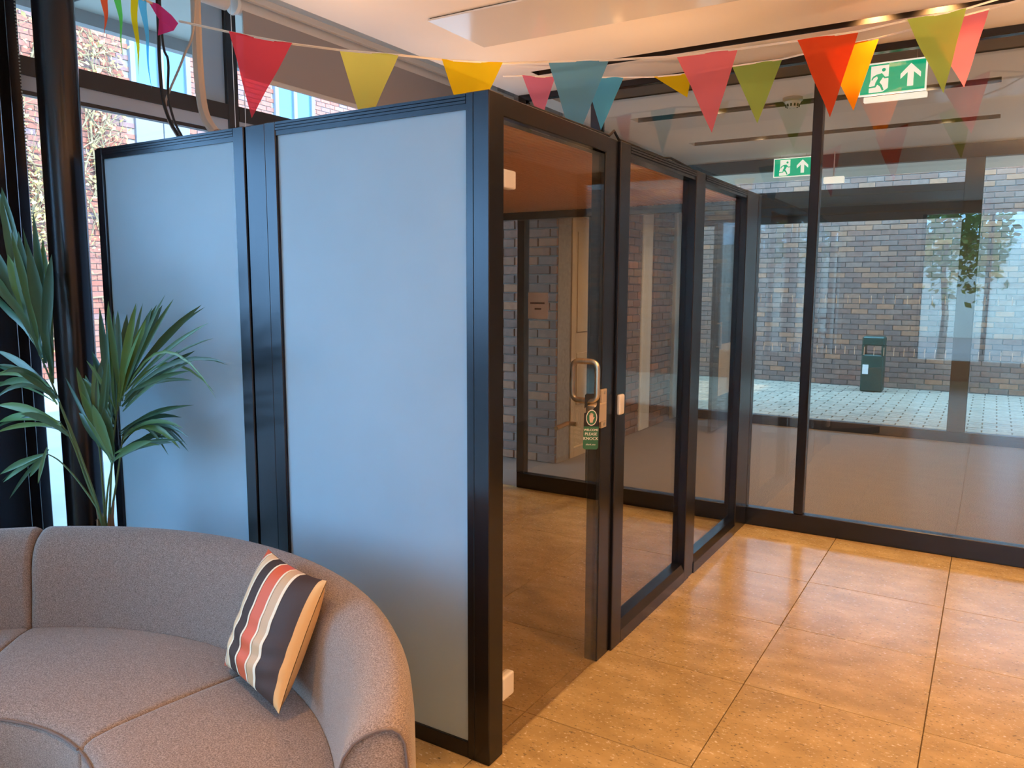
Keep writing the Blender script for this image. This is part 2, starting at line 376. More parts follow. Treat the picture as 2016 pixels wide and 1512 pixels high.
# corridor side wall (x = -2): wall, beige door, white trims, brick pillar
cs = struct(MB().box(-2.95, -2.0, 4.2, 4.45, 0, 3.6).box(-2.3, -2.0, 5.25, 6.12, 0, 3.6).box(-2.3, -2.0, 4.45, 5.25, 2.36, 3.6).box(-2.3, -2.12, 6.12, 7.5, 0, 3.6).build('wall_corridor', 'mortar'), 'brick corridor wall beside the beige door')
brick_wall(cs, (-2.0, 5.27, 0), math.pi/2, .84, 3.05, 'brick_brown', regions=[(990, 300, 1240, 1000)])
brick_wall(cs, (-2.95, 4.2, 0), 0, .95, 3.05, 'brick_brown', regions=[(990, 300, 1240, 1000)])
d1 = struct(MB().box(-2.1, -2.02, 4.53, 5.17, .09, 2.28, .004).build('door_1', 'door_beige'), 'beige corridor door')
MB().box(-2.1, -1.985, 4.45, 4.53, 0, 2.36, .003).box(-2.1, -1.985, 5.17, 5.25, 0, 2.36, .003).box(-2.1, -1.985, 4.53, 5.17, 2.28, 2.36, .003).box(-2.1, -1.985, 4.53, 5.17, 0, .09).build('door_frame', 'door_beige', d1)
for z in (.5, 1.2): MB().box(-2.022, -2.012, 4.62, 5.08, z, z+.5 if z < 1 else 2.15, .003).build('door_panel', 'door_beige', d1)
MB().tube([(-1.97, 5.08, 1.02), (-1.97, 4.97, 1.02)], .009).tube([(-2.02, 5.08, 1.02), (-1.97, 5.08, 1.02)], .009).build('door_handle', 'satin_steel', d1)
struct(MB().box(-2.12, -1.97, 6.13, 6.42, 0, 3.1, .01).build('trim_2', 'trim_white'), 'white boxed upright beside the brick pillar')
pl = struct(MB().box(-2.12, -1.985, 6.46, 7.06, 0, 3.1).build('wall_pillar', 'mortar'), 'brick pillar in the corridor')
brick_wall(pl, (-1.985, 6.45, 0), math.pi/2, .63, 3.08, 'brick_brown', regions=[(1230, 300, 1380, 860)], bl=.21, d=.03)
brick_wall(pl, (-2.12, 6.452, 0), 0, .145, 3.08, 'brick_brown', regions=[(1230, 300, 1380, 860)], bl=.14, d=.03)
struct(MB().box(-2.1, -1.95, 7.14, 7.33, 0, 3.1, .01).build('trim_3', 'trim_white'), 'white upright between the pillar and the outer glass')

# ---------------------------------------------------------------- outer glass wall of the corridor (y = 7.4)
og = struct(MB().box(-2.3, 3.4, 7.36, 7.46, 0, .11, .005).build('wall_outer_glass', 'black_steel'), 'black framed outer glass wall of the corridor')
MB().box(-2.3, 3.4, 7.36, 7.46, 2.96, 3.6).build('head_rail', 'trough_dark', og)
for x0, x1 in ((-2.0, -1.9), (1.03, 1.2), (3.3, 3.4)): MB().box(x0, x1, 7.35, 7.47, .11, 2.96, .004).build('post', 'trough_dark', og)
MB().box(-1.9, 1.03, 7.39, 7.43, 2.36, 2.72, .003).build('spandrel', 'door_dark', og, label='dark spandrel band over the outer glazing')
for k in range(3): MB().box(-1.9, 1.03, 7.382, 7.39, 2.44+k*.1, 2.46+k*.1).build('reflection_stripe', 'trough_dark', og)  # striped ceiling reflection in the dark band, built as thin strips
for x0, x1, z0, z1 in ((-1.9, 1.03, .11, 2.36), (-1.9, 1.03, 2.72, 2.96), (1.2, 3.3, .11, 2.96)): MB().box(x0, x1, 7.405, 7.411, z0, z1).build('pane', 'window_glass', og)
mk = MB().box(-.003, .003, -.001, .001, -.045, .045).build('glass_marker', 'white_plastic', og); mm = mk.data; bpy.data.objects.remove(mk)
for z, st in ((1.5, .12), (.93, .10)):
    x = -1.83
    while x < 3.2:
        if not (.98 < x < 1.25): link_copy(mm, 'glass_marker', (x, 7.403, z), 0, og)
        x += st
# open dark door leaf with a poster
d2 = struct(MB().box(-1.275, -1.235, 6.42, 7.32, .02, 2.32, .004).build('door_2', 'door_dark'), 'dark door leaf standing open into the corridor')
MB().tube([(-1.19, 6.52, .95), (-1.19, 6.52, 1.25)], .012).tube([(-1.235, 6.52, .97), (-1.19, 6.52, .97)], .008).tube([(-1.235, 6.52, 1.23), (-1.19, 6.52, 1.23)], .008).build('door_handle', 'satin_steel', d2)
tag(MB().box(-1.234, -1.230, 6.62, 7.16, .40, .99, .001).build('poster', 'poster_paper'), 'plain tan poster sheet fixed to the open dark door', 'poster')
# ---------------------------------------------------------------- courtyard paving and soffit
pg = struct(MB().box(-6, 9, 7.5, 12, -.2, -.045).build('ground_courtyard', 'paver_joint'), 'block paved courtyard behind the outer glass')
pv = []
pw_, ph_ = .30, .15
for r in range(int(4.5/ph_)):
    for q in range(int(15/pw_)+1):
        x = -6+q*pw_+(pw_/2 if r % 2 else 0); y = 7.5+(r+.5)*ph_
        if x < 8.7:
            P_ = Vector((x+pw_/2, y, -.03+random.uniform(-.002, .002))); k = pxl(P_)
            pv.append((1/k[2] if k and 1470 < k[0] < 2030 and k[1] < 900 else 0, P_))
pv.sort(key=lambda e: -e[0])
o = MB().box(-pw_/2+.006, pw_/2-.006, -ph_/2+.006, ph_/2-.006, -.02, .02, .005).build('paver', 'paver', pg); pm = o.data; bpy.data.objects.remove(o)
rest = MB()
for n, (sc, p_) in enumerate(pv):
    if sc and n < 300: link_copy(pm, 'paver', p_, 0, pg)
    else: rest.box(p_.x-pw_/2+.006, p_.x+pw_/2-.006, p_.y-ph_/2+.006, p_.y+ph_/2-.006, p_.z-.02, p_.z+.02) if False else rest.poly([(p_.x+a*(pw_/2-.006), p_.y+b*(ph_/2-.006), p_.z+.02) for a, b in ((-1, -1), (1, -1), (1, 1), (-1, 1))])
o = rest.build('paver_field', 'paver', pg); o['kind'] = 'stuff'
struct(MB().box(-3.2, 3.4, 7.46, 9.6, 3.12, 3.5).build('ceiling_canopy', 'soffit'), 'pale canopy soffit over the courtyard')
struct(MB().box(6, 6.4, 7.5, 14, -.2, 5.8).build('wall_sun_block', 'brick_brown'), 'unseen brick wall added to block sun from the courtyard')  # unseen wall, added and sized to keep sun off the paving
b_ = thing('litter_bin', 'dark green litter bin against the courtyard brick wall', 'bin', (-.20, 11.45, -.01))
MB().box(-.36, -.04, 11.3, 11.6, -.01, .58, .02).build('bin_body', 'bin_green', b_)
MB().box(-.36, -.04, 11.3, 11.6, .72, .86, .02).box(-.36, -.32, 11.3, 11.6, .57, .73).box(-.08, -.04, 11.3, 11.6, .57, .73).build('bin_hood', 'bin_green', b_)
MB().box(-.335, -.25, 11.292, 11.301, .27, .42).build('bin_label', 'white_plastic', b_, label='small white label')

# ---------------------------------------------------------------- outdoors to the left
struct(MB().box(-30, XW-.2, -20, 40, -.2, -.06).build('ground_outside', 'pale_slab'), 'pale paving outside the left windows')
struct(MB().box(-30, 30, -40, -7.2, -.2, -.06).build('ground_rear', 'pale_slab'), 'pale paving outside the rear windows')
cn = struct(MB().box(-4.15, XW-.2, -7, 5.5, 3.52, 3.75).build('ceiling_eaves', 'soffit'), 'pale eaves soffit outside the windows')
MB().box(-4.20, -4.12, -7, 5.5, 3.43, 3.75).build('fascia', 'fascia', cn)
MB().box(-2.68, -2.655, 1.20, 4.2, 3.30, 3.6).build('pelmet', 'ceiling_white', bpy.data.objects['ceiling_pocket'])
for y in (-3, -1, 1.05, 3.05): MB().box(-4.12, XW-.2, y, y+.012, 3.514, 3.521).build('soffit_joint', 'slot_dark', cn)
XE = -12.5
ew = struct(MB().box(XE-.4, XE, -6, 22, -.2, 9).build('wall_outside', 'mortar_light'), 'sunlit red brick building opposite the windows')
h = lambda x0, x1, y0, y1: (on(x0, y0, 0, XE), on(x1, y1, 0, XE))
wy0 = on(258, 150, 0, XE).y; wy1 = on(366, 150, 0, XE).y
def wz(x, y): return on(x, y, 0, XE).z
wz0 = wz(262, 205); wz1 = wz(260, 60); pz0 = wz(268, 300)
w2a = on(540, 170, 0, XE).y; w2b = on(612, 200, 0, XE).y; w2z0 = wz(560, 215)-.5
holes = [(wy0+6, wy1+6, 0, 9), (w2a+6, w2b+6, w2z0, 9)]
brick_wall(ew, (XE, -6, 0), math.pi/2, 28, 8.6, 'brick_red', bl=.30, bh=.10, j=.014, regions=[(150, 20, 260, 290), (360, 90, 400, 270), (460, 140, 720, 250)], holes=holes)
# facade windows
def facade_window(a, b, z0, z1, cols, low=None):
    t_ = thing('facade_window', 'tall pale blue window in the brick building opposite' if low else 'narrow pale blue window further along the brick building', 'window', (XE, (a+b)/2, z0))
    fr = MB(); wd = (b-a)/cols
    for k in range(cols+1): fr.box(XE-.02, XE+.08, a+k*wd-.05, a+k*wd+.05, z0, z1)
    fr.box(XE-.02, XE+.08, a, b, z0-.05, z0+.05); fr.box(XE-.02, XE+.08, a, b, z1-.05, z1+.05); fr.build('frame', 'ext_frame', t_)
    for k in range(cols): MB().box(XE+.0, XE+.03, a+k*wd+.05, a+(k+1)*wd-.05, z0+.05, z1-.05).build('pane', 'ext_glass', t_)
    if low is not None:
        for k in range(cols): MB().box(XE+.0, XE+.06, a+k*wd+.01, a+(k+1)*wd-.01, low, z0-.06, .005).build('panel', 'ext_panel', t_, label='lilac grey cladding panel')
facade_window(wy0, wy1, wz0, 8.8, 2, pz0-3)
facade_window(w2a, w2b, w2z0, 8.8, 2)
# dry creeper over the brickwork
cr = thing('creeper', 'dry yellowed creeper climbing the sunlit brick wall opposite', 'creeper', (XE+.05, 5, -.1))
tw = MB(); lf = MB(); rnd = random.Random(3)
def branch(p, ang, ln, dep, r):
    pts = [p]; q = p.copy(); a = ang
    for k in range(7):
        a += rnd.uniform(-.35, .35); q = q+Vector((rnd.uniform(-.01, .015), math.cos(a)*ln/7, math.sin(a)*ln/7)); q.x = min(max(q.x, XE+.03), XE+.16)
        if q.y > wy0-.25: break
        pts.append(q.copy())
        for m_ in range(1 if rnd.random() < .55 else 0):
            c0 = q+Vector((rnd.uniform(.0, .09), rnd.gauss(0, .10), rnd.gauss(0, .10))); la = rnd.uniform(0, 6.28); s1 = rnd.uniform(.03, .085)
            if c0.y > wy0-.15: continue
            d_ = Vector((rnd.uniform(-.2, .6), math.cos(la), math.sin(la))).normalized(); e_ = Vector((rnd.uniform(.2, 1), -math.sin(la), math.cos(la)))*.32
            lf.poly([c0, c0+d_*s1*.5+e_*s1, c0+d_*s1*1.6, c0+d_*s1*.5-e_*s1])
    if len(pts) > 1: tw.tube(pts, r, 5, taper=.5)
    if dep < 3:
        for k in range(1, len(pts)):
            if rnd.random() < .75: branch(pts[k].copy(), a+rnd.choice((-1, 1))*rnd.uniform(.4, 1.1), ln*.62, dep+1, r*.6)
for y, z, a in ((2.5, -.1, 1.4), (4.2, -.1, 1.55), (5.6, -.1, 1.5), (6.6, 1.0, 1.75), (3.4, 2.0, 1.3), (5.0, 2.6, 1.2), (6.2, 3.2, 1.7), (4.6, 4.2, 1.2), (2.2, 3.5, 1.3)):
    branch(Vector((XE+.05, y, z)), a, 2.9, 0, .03)
tw.build('stem', 'twig', cr); o = lf.build('leaves', 'dry_leaf', cr); o['kind'] = 'stuff'

# outdoors behind (seen in the reflections)
rb = struct(MB().box(-12, 14, -22, -21.6, -.2, 3.2).build('wall_street', 'render_pale'), 'pale garden wall across the street behind')
for tx, ty, hgt, lab in ((.4, -11.5, 3.2, 'leafy street tree outside the rear windows'), (3.4, -13.5, 3.8, 'taller leafy street tree further from the rear windows')):
    tr = thing('street_tree', lab, 'tree', (tx, ty, -.06)); MB().tube([(tx, ty, -.06), (tx+.05, ty, 1.0), (tx-.05, ty+.1, 2.0), (tx, ty, hgt)], .09, 8, taper=.4).build('trunk', 'bark', tr, True)
    l = MB(); r2 = random.Random(int(tx*10))
    for k in range(1500):
        a = r2.uniform(0, 6.28); rr = r2.random()**.5*1.25; z = hgt-.5+r2.gauss(0, .55); c0 = Vector((tx+rr*math.cos(a), ty+rr*math.sin(a), max(z, 1.3))); s1 = r2.uniform(.06, .12)
        d_ = Vector((r2.gauss(0, 1), r2.gauss(0, 1), r2.gauss(0, .6))).normalized(); e_ = d_.orthogonal()*.5
        l.poly([c0, c0+d_*s1+e_*s1, c0+d_*s1*2, c0+d_*s1-e_*s1])
    o = l.build('foliage', 'tree_leaf', tr); o['kind'] = 'stuff'

# ---------------------------------------------------------------- lobby glass wall (y = 3.3)
gw = struct(MB().box(-1.87, 3.4, 3.265, 3.335, 0, .125, .004).build('wall_glass', 'black_metal'), 'black framed full height glass wall between lobby and corridor')
MB().box(-1.87, 3.4, 3.27, 3.33, 3.055, ZC, .003).build('head_rail', 'black_metal', gw)
for x0, x1, z1 in ((-1.87, -1.80, 3.055), (-1.245, -1.165, 3.055), (-.06, 0.0, 2.25), (.315, .375, 3.055), (3.34, 3.4, 3.055)): MB().box(x0, x1, 3.262, 3.338, .125, z1, .004).build('post', 'black_metal', gw)
for x0, x1, z0, z1 in ((-1.80, -1.245, .125, 3.055), (-1.165, -.06, .125, 2.25), (0, .315, .125, 2.25), (-1.165, .315, 2.25, 3.055), (.375, 3.34, .125, 3.055)): MB().box(x0, x1, 3.295, 3.305, z0, z1).build('pane', 'wall_glass', gw)
MB().box(1.05, 1.19, 3.24, 3.27, 3.02, 3.075, .005).build('door_closer', 'black_metal', gw)

# ================================================================= MEETING POD
pod = thing('meeting_pod', 'black framed meeting pod with pale blue panels and a glass door side', 'pod', (0, 0, 0))
PH = 2.25
def post(name, x0, x1, y0, y1, grooves=()):
    m_ = MB().box(x0, x1, y0, y1, 0, PH, .003); o = m_.build(name, 'black_metal', pod); return o
# front face posts and rails
post('corner_post', -.09, 0, 0, .088)
MB().box(-.0615, -.0595, -.0012, .001, .004, PH-.004).build('post_groove', 'dark_gap', pod)
post('middle_post', -1.19, -1.128, .0, .07); post('middle_post', -1.124, -1.016, .006, .07); post('middle_post', -1.012, -.953, .0, .07)
post('end_post', -2.152, -2.11, .02, .09); post('end_post', -2.105, -2.066, 0, .07)
def rail_x(x0, x1):
    z0 = 2.2; prof = [(.07, z0), (.004, z0), (.004, z0+.018)]
    for k in range(3):
        z = z0+.018+k*.0105; prof += [(.0, z), (.0, z+.0078), (.006, z+.0078), (.006, z+.0105)]
    prof += [(.07, PH)]
    MB().prism([(x0, a, b) for a, b in prof], (x1-x0, 0, 0)).build('top_rail', 'black_metal', pod)
    MB().box(x0, x1, .003, .07, 0, .06, .002).build('bottom_rail', 'black_metal', pod)
for x0, x1 in ((-.953, -.09), (-2.066, -1.19)):
    rail_x(x0, x1); MB().box(x0-.001, x1+.001, .012, .05, .055, 2.205, .002).build('wall_panel', 'pod_panel', pod, label='matt pale grey blue wall panel')
# far side of the pod facing the windows
MB().box(-2.152, -2.10, .09, 3.26, 0, PH, .003).build('side_panel', 'pod_panel', pod)
# glass face posts and rails
def post_y(name, y0, y1, x0=-.075, x1=0.0): return MB().box(x0, x1, y0, y1, 0, PH, .003).build(name, 'black_metal', pod)
post_y('door_jamb', .885, 1.006, x1=-.012); post_y('frame_post', 1.01, 1.115); post_y('mullion', 1.99, 2.07); post_y('mullion', 2.074, 2.155, x1=-.004); post_y('frame_post', 2.99, 3.255)
MB().box(-.075, -.006, .088, .885, 2.185, PH, .003).build('door_header', 'black_metal', pod)
for y0, y1 in ((1.115, 1.99), (2.155, 2.99)):
    prof = [(-.07, 2.2), (-.006, 2.2), (-.006, 2.216)]
    for k in range(3):
        z = 2.216+k*.011; prof += [(0, z), (0, z+.008), (-.006, z+.008), (-.006, z+.011)]
    prof += [(-.07, PH)]
    MB().prism([(a, y0, b) for a, b in prof], (0, y1-y0, 0)).build('top_rail', 'black_metal', pod)
    MB().prism([(-.07, y0, 0), (0, y0, 0), (0, y0, .06), (-.012, y0, .105), (-.07, y0, .105)], (0, y1-y0, 0)).build('bottom_rail', 'black_metal', pod)
    MB().box(-.047, -.039, y0, y1, .10, 2.205).build('glass_pane', 'pod_glass', pod)
# ribbed roof
rf = MB(); nr = 64; xs = [-2.10+k*(2.03/nr) for k in range(nr+1)]
pr = []
for k in range(nr):
    a, b = xs[k], xs[k+1]; pr += [(a, 2.212), (a+(b-a)*.35, 2.212), (a+(b-a)*.45, 2.205), (a+(b-a)*.9, 2.205)]
pr += [(xs[-1], 2.212)]
rf.prism([(x, .072, z) for x, z in pr]+[(xs[-1], .072, 2.24), (xs[0], .072, 2.24)], (0, 3.18, 0)).build('ribbed_roof', 'roof_poly', pod, label='ribbed translucent roof sheet')
MB().box(-2.1, -.08, 3.19, 3.262, 2.15, 2.212, .003).build('back_rail', 'black_metal', pod)
# glass door
door = MB().box(-.024, -.012, .094, .878, .014, 2.178, .001).build('door', 'pod_glass', pod, label='frameless clear glass door')
MB().box(-.026, -.010, .876, .880, .014, 2.178).build('door_seal', 'dark_gap', door)
for z0, z1 in ((1.962, 2.022), (.195, .28)): MB().box(-.036, 0.0, .09, .165, z0, z1, .006, seg=2).build('patch_hinge', 'fitting', door, label='pale metal patch hinge')
def dloop(sgn, y):
    pts = []; R_ = .028; W_ = .056; z0, z1 = 1.185, 1.345
    pts.append((-.018, y, z1))
    for k in range(7):
        a = math.pi/2*(1-k/6); pts.append((-.018+sgn*(W_-R_+R_*math.cos(a)), y, z1-R_+R_*math.sin(a)))
    for k in range(7):
        a = -math.pi/2*k/6; pts.append((-.018+sgn*(W_-R_+R_*math.cos(a)), y, z0+R_+R_*math.sin(a)))
    pts.append((-.018, y, z0)); return pts
HY = .735
for sg in (1, -1): MB().tube(dloop(sg, HY), .0115, 14).build('handle', 'satin_steel', door, True, label='D shaped satin steel pull handle')
MB().box(-.034, .004, .79, .905, 1.08, 1.158, .003).build('lock_case', 'lock_metal', door)
MB().box(-.014, -.002, .868, .918, 1.05, 1.215, .002).build('lock_plate', 'lock_metal', door)
for z in (1.20, 1.065): MB().lathe([(0, .004), (.006, .003), (.007, 0)], (0, 0, 0), 10).build('screw', 'satin_steel', door).matrix_basis = Matrix.Translation((-.002, .893, z)) @ Matrix.Rotation(math.pi/2, 4, 'Y')
MB().tube([(-.035, .70, 1.09), (-.075, .70, 1.09), (-.075, .60, 1.085)], .009, 10).build('lever', 'brass_steel', door, True)
MB().box(-.004, .014, 1.022, 1.075, 1.085, 1.175, .008, seg=3).build('lock_keep', 'fitting', pod, label='pale lock keep on the frame post')
MB().tube([(-.04, .30, 2.262), (-.03, .95, 2.262), (-.03, 1.0, 2.29), (-.03, 1.05, 2.262), (-.04, 1.6, 2.262), (-.04, 1.7, 2.275), (-.04, 2.0, 2.262)], .006, 6).build('roof_cable', 'cable_black', pod, True)
# notice on the glass behind the pod
nt = thing('notice', 'small white notice sheet stuck on the glass behind the pod', 'notice', (-1.64, 3.29, 1.40))
MB().box(-1.78, -1.60, 3.287, 3.289, 1.385, 1.59).build('sheet', 'paper_white', nt)
for a, b, z in ((-1.76, -1.63, 1.50), (-1.72, -1.66, 1.455)): MB().box(a, b, 3.2858, 3.287, z, z+.014).build('print_line', 'ink', nt)

# ================================================================= DOOR HANGER
def text_mesh(body, size, M4, mat, parent, name='lettering', shear=0, ext=.0004, xs=1.0):
    cu = bpy.data.curves.new('txt', 'FONT'); cu.body = body; cu.size = size; cu.align_x = 'CENTER'; cu.extrude = ext; cu.shear = shear; cu.offset = .0
    o = bpy.data.objects.new('txt', cu); COL.objects.link(o); dg = bpy.context.evaluated_depsgraph_get(); dg.update()
    me = bpy.data.meshes.new_from_object(o.evaluated_get(dg)); bpy.data.objects.remove(o)
    me.transform(M4 @ Matrix.Scale(xs, 4, (1, 0, 0))); me.materials.clear(); me.materials.append(M[mat])
    q = bpy.data.objects.new(name, me); COL.objects.link(q); q.parent = parent; q.matrix_parent_inverse = Matrix.Translation(-WORLD.get(parent.name, Vector())); return q
hu = Vector((.80, .60, 0)).normalized(); hn = Vector((.60, -.80, 0)).normalized(); hc = Vector((.022, HY-.008, 1.2165))   # centre of the top edge
HM = Matrix(((hu.x, 0, hn.x, hc.x), (hu.y, 0, hn.y, hc.y), (0, 1, 0, hc.z), (0, 0, 0, 1)))
HM = HM @ Matrix.Rotation(math.radians(-1.5), 4, 'Z')
hg = thing('door_hanger', 'black and green paper door hanger reading welcome please knock on the pod handle', 'door hanger', hc-Vector((0, 0, .24)))
b = bmesh.new(); W2 = .031; Hh = .228; ncx, ncy, nr_ = .0, -.040, .020
out = [(-W2, -Hh+.006), (-W2+.006, -Hh), (W2-.006, -Hh), (W2, -Hh+.006), (W2, -.006), (W2-.006, 0), (-W2+.006, 0), (-W2, -.006), (-W2, -.060), (ncx-.016, -.048)]
arc = [(ncx+nr_*math.cos(math.radians(a)), ncy+nr_*math.sin(math.radians(a))) for a in range(205, -66, -15)]
out += arc[::1]
out2 = out+[(ncx+.012, -.062), (-W2, -.080)]
out2[-2] = (ncx+.004, -.066)
me_ = MB(); me_.prism([(x, y, -.0006) for x, y in out2], (0, 0, .0012), HM); me_.build('card', 'hanger_black', hg)
MB().prism([(x, y, .0006) for x, y in ((-W2, -Hh+.006), (-W2+.006, -Hh), (W2-.006, -Hh), (W2, -Hh+.006), (W2, -.134), (-W2, -.134))], (0, 0, .0003), HM).build('green_band', 'hanger_green', hg)
def disc(r0, r1, cx, cy, z, mat, name, n=28):
    MB().prism([(cx+r0*math.cos(2*math.pi*k/n), cy+r1*math.sin(2*math.pi*k/n), z) for k in range(n)], (0, 0, .0003), HM).build(name, mat, hg)
disc(.0225, .0325, 0, -.098, .0006, 'print_white', 'ring'); disc(.0195, .029, 0, -.098, .0009, 'hanger_green', 'roundel')
hand = [(-.006, -.134), (.005, -.134), (.007, -.122), (.012, -.113), (.010, -.110), (.006, -.114), (.0062, -.098), (.0035, -.097), (.0028, -.108), (.002, -.094), (-.001, -.0935), (-.0014, -.107), (-.0028, -.095), (-.0055, -.096), (-.0055, -.109), (-.0072, -.101), (-.0095, -.103), (-.0088, -.122)]
MB().prism([(x, y+.016, .0012) for x, y in hand], (0, 0, .0003), HM).build('hand_print', 'skin_print', hg)
for s_t, y, sz in (('WELCOME', -.152, .0122), ('PLEASE', -.170, .0162), ('KNOCK', -.189, .0172)):
    for dx in (-.0004, .0004): text_mesh(s_t, sz, HM @ Matrix.Translation((dx, y, .0011)), 'print_white', hg)
text_mesh('thank you', .010, HM @ Matrix.Translation((0, -.211, .0011)), 'print_white', hg, shear=.35)

# ================================================================= SOFA
SC = (-.76, -1.65, 0); D2R = math.pi/180
sofa = thing('curved_sofa', 'curved grey brown fabric sofa in front of the pod', 'sofa', (SC[0], SC[1]+1.0, 0))
def arc_profile(prof, a0, a1, rnd_, n=26):
    """closed profile swept round the centre, ends drawn in a little so that the seams read as grooves"""
    m_ = MB(); bm = m_.bm; rings = []; cxr = sum(p[0] for p in prof)/len(prof); czr = sum(p[1] for p in prof)/len(prof)
    st = [(a0+.0, rnd_), (a0+.35*D2R, rnd_*.35), (a0+1.0*D2R, 0)]+[(a0+(a1-a0)*k/n, 0) for k in range(1, n)]+[(a1-1.0*D2R, 0), (a1-.35*D2R, rnd_*.35), (a1, rnd_)]
    st.sort(key=lambda e: e[0])
    for a, s in st:
        ring = []
        for r, z in prof:
            dr, dz = cxr-r, czr-z; dl = math.hypot(dr, dz) or 1
            ring.append(bm.verts.new((SC[0]+(r+dr/dl*s)*math.cos(a), SC[1]+(r+dr/dl*s)*math.sin(a), z+dz/dl*s)))
        rings.append(ring)
    k = len(prof)
    for i in range(len(rings)-1):
        for q in range(k): bm.faces.new((rings[i][q], rings[i][(q+1) % k], rings[i+1][(q+1) % k], rings[i+1][q]))
    bm.faces.new(rings[0][::-1]); bm.faces.new(rings[-1]); bmesh.ops.recalc_face_normals(bm, faces=bm.faces[:]); return m_
back = [(1.185, .30), (1.19, .42), (1.203, .54), (1.218, .635), (1.234, .682), (1.256, .714), (1.284, .734), (1.315, .746), (1.342, .748), (1.360, .738), (1.371, .715), (1.376, .66), (1.378, .45), (1.376, .25), (1.370, .08), (1.20, .08)]
seat = [(.655, .10), (.635, .20), (.628, .33), (.630, .385), (.640, .408), (.662, .420), (.72, .428), (.85, .434), (1.0, .434), (1.12, .430), (1.188, .420), (1.188, .10)]
for a0, a1 in ((32, 80), (80, 128.6), (128.6, 177)):
    arc_profile(seat, (a0+.12)*D2R, (a1-.12)*D2R, .010).build('seat_cushion', 'sofa_fabric', sofa, True, sharp=60)
    arc_profile([(.70, 0), (.70, .10), (1.34, .10), (1.34, 0)], (a0+1)*D2R, (a1-1)*D2R, 0).build('plinth', 'plinth', sofa)
    MB().tube([(SC[0]+.629*math.cos(a*D2R), SC[1]+.629*math.sin(a*D2R), .398) for a in [a0+.6+(a1-a0-1.2)*k/24 for k in range(25)]], .004, 6).build('piping', 'sofa_piping', sofa, True)
for a0, a1 in ((32, 128.6), (128.6, 177)): arc_profile(back, (a0+.12)*D2R, (a1-.12)*D2R, .016, 50).build('backrest', 'sofa_fabric', sofa, True, sharp=60)
# piping round the open end of the backrest
e = [(SC[0]+r*math.cos(32.05*D2R), SC[1]+r*math.sin(32.05*D2R), z) for r, z in [(r+(1.28-r)*.06, z+(.4-z)*.03) for r, z in back[1:-2]]]
MB().tube(e, .0035, 6).build('end_piping', 'sofa_piping', sofa, True)

# ================================================================= CUSHION
cu = thing('striped_cushion', 'striped cushion in rust, brown and cream leaning on the curved sofa', 'cushion', (-.42, -.62, .44))
TL, TR, BL, BR = Vector((-.571, -.418, .790)), Vector((-.191, -.538, .801)), Vector((-.612, -.573, .448)), Vector((-.232, -.693, .460))
nrm = (TR-TL).cross(BL-TL).normalized()
if nrm.dot(CAM-TL) < 0: nrm = -nrm
for q_ in (TL, TR, BL, BR): q_ += nrm*.012+Vector((0, 0, .004))
def cush_pt(u, v, side):
    """u 0..1 left to right, v 0..1 bottom to top"""
    p = (BL*(1-u)+BR*u)*(1-v)+(TL*(1-u)+TR*u)*v
    U, V = 2*u-1, 2*v-1
    pin = Vector((0, 0, 0))
    mid = (BL+BR+TL+TR)/4; p = p+(mid-p)*(.07*(1-abs(U)**3*1.0)*(abs(V)**4) + .05*(1-abs(V)**3)*(abs(U)**4))
    th = .058*max(0, (1-abs(U)**3.2))**.55*max(0, (1-abs(V)**3.2))**.55
    wr = .0045*math.sin(v*34+2.2*math.sin(u*4))*max(0, 1-abs(v-.28)*2.6)*(1-abs(U)**4) if side > 0 else 0
    return p+nrm*(side*(th+.001)+wr)
def cush_strip(u0, u1, side, mat, name, nu=5, nv=44, lift=0.0, zig=0):
    m_ = MB(); g_ = [[m_.bm.verts.new(cush_pt(u0+(u1-u0)*i/nu, jv/nv, side)+nrm*lift*side) for jv in range(nv+1)] for i in range(nu+1)]
    for i in range(nu):
        for jv in range(nv):
            f = (g_[i][jv], g_[i+1][jv], g_[i+1][jv+1], g_[i][jv+1]); m_.bm.faces.new(f if side > 0 else f[::-1])
    return m_.build(name, mat, cu, True)
us = [0, .08, .105, .20, .225, .365, .39, .55, .575, .685, .72, .95, 1.0]
ms = ['cush_rust', 'cush_welt', 'cush_cream', 'cush_welt', 'cush_brown', 'cush_welt', 'cush_rust', 'cush_welt', 'cush_tan', 'cush_welt', 'cush_brown', 'cush_side']
for k in range(12): cush_strip(us[k], us[k+1], 1, ms[k], 'piping_strip' if ms[k] == 'cush_welt' else 'stripe', nu=2 if ms[k] == 'cush_welt' else 5, lift=.001 if ms[k] == 'cush_welt' else 0)
cush_strip(0, 1, -1, 'cush_side', 'cushion_back', nu=24)

# ================================================================= COLUMN, PALM
col = MB().lathe([(.0, 0), (.087, 0), (.087, 3.6), (0, 3.6)], (-2.372, .0, 0), 48).build('trim_4', 'black_metal', None, True)
struct(col, 'round black steel column beside the pod')
pcx, pcy = -1.73, -.285
palm = thing('potted_palm', 'tall green kentia palm in a dark planter behind the sofa', 'plant', (pcx, pcy, 0))
MB().lathe([(0, 0), (.13, 0), (.155, .52), (.16, .545), (.15, .545), (.146, .49), (0, .49)], (pcx, pcy, 0), 36).build('planter', 'pot', palm, True)
MB().lathe([(.1595, .538), (.1625, .542), (.1595, .548), (.15, .548)], (pcx, pcy, 0), 36).build('planter_rim', 'satin_steel', palm, True)
MB().lathe([(0, .515), (.10, .51), (.146, .50)], (pcx, pcy, 0), 24).build('soil', 'soil', palm, True)
rp = random.Random(11)
def bez(a, b, c_, t_): return a*(1-t_)**2+b*2*t_*(1-t_)+c_*t_**2
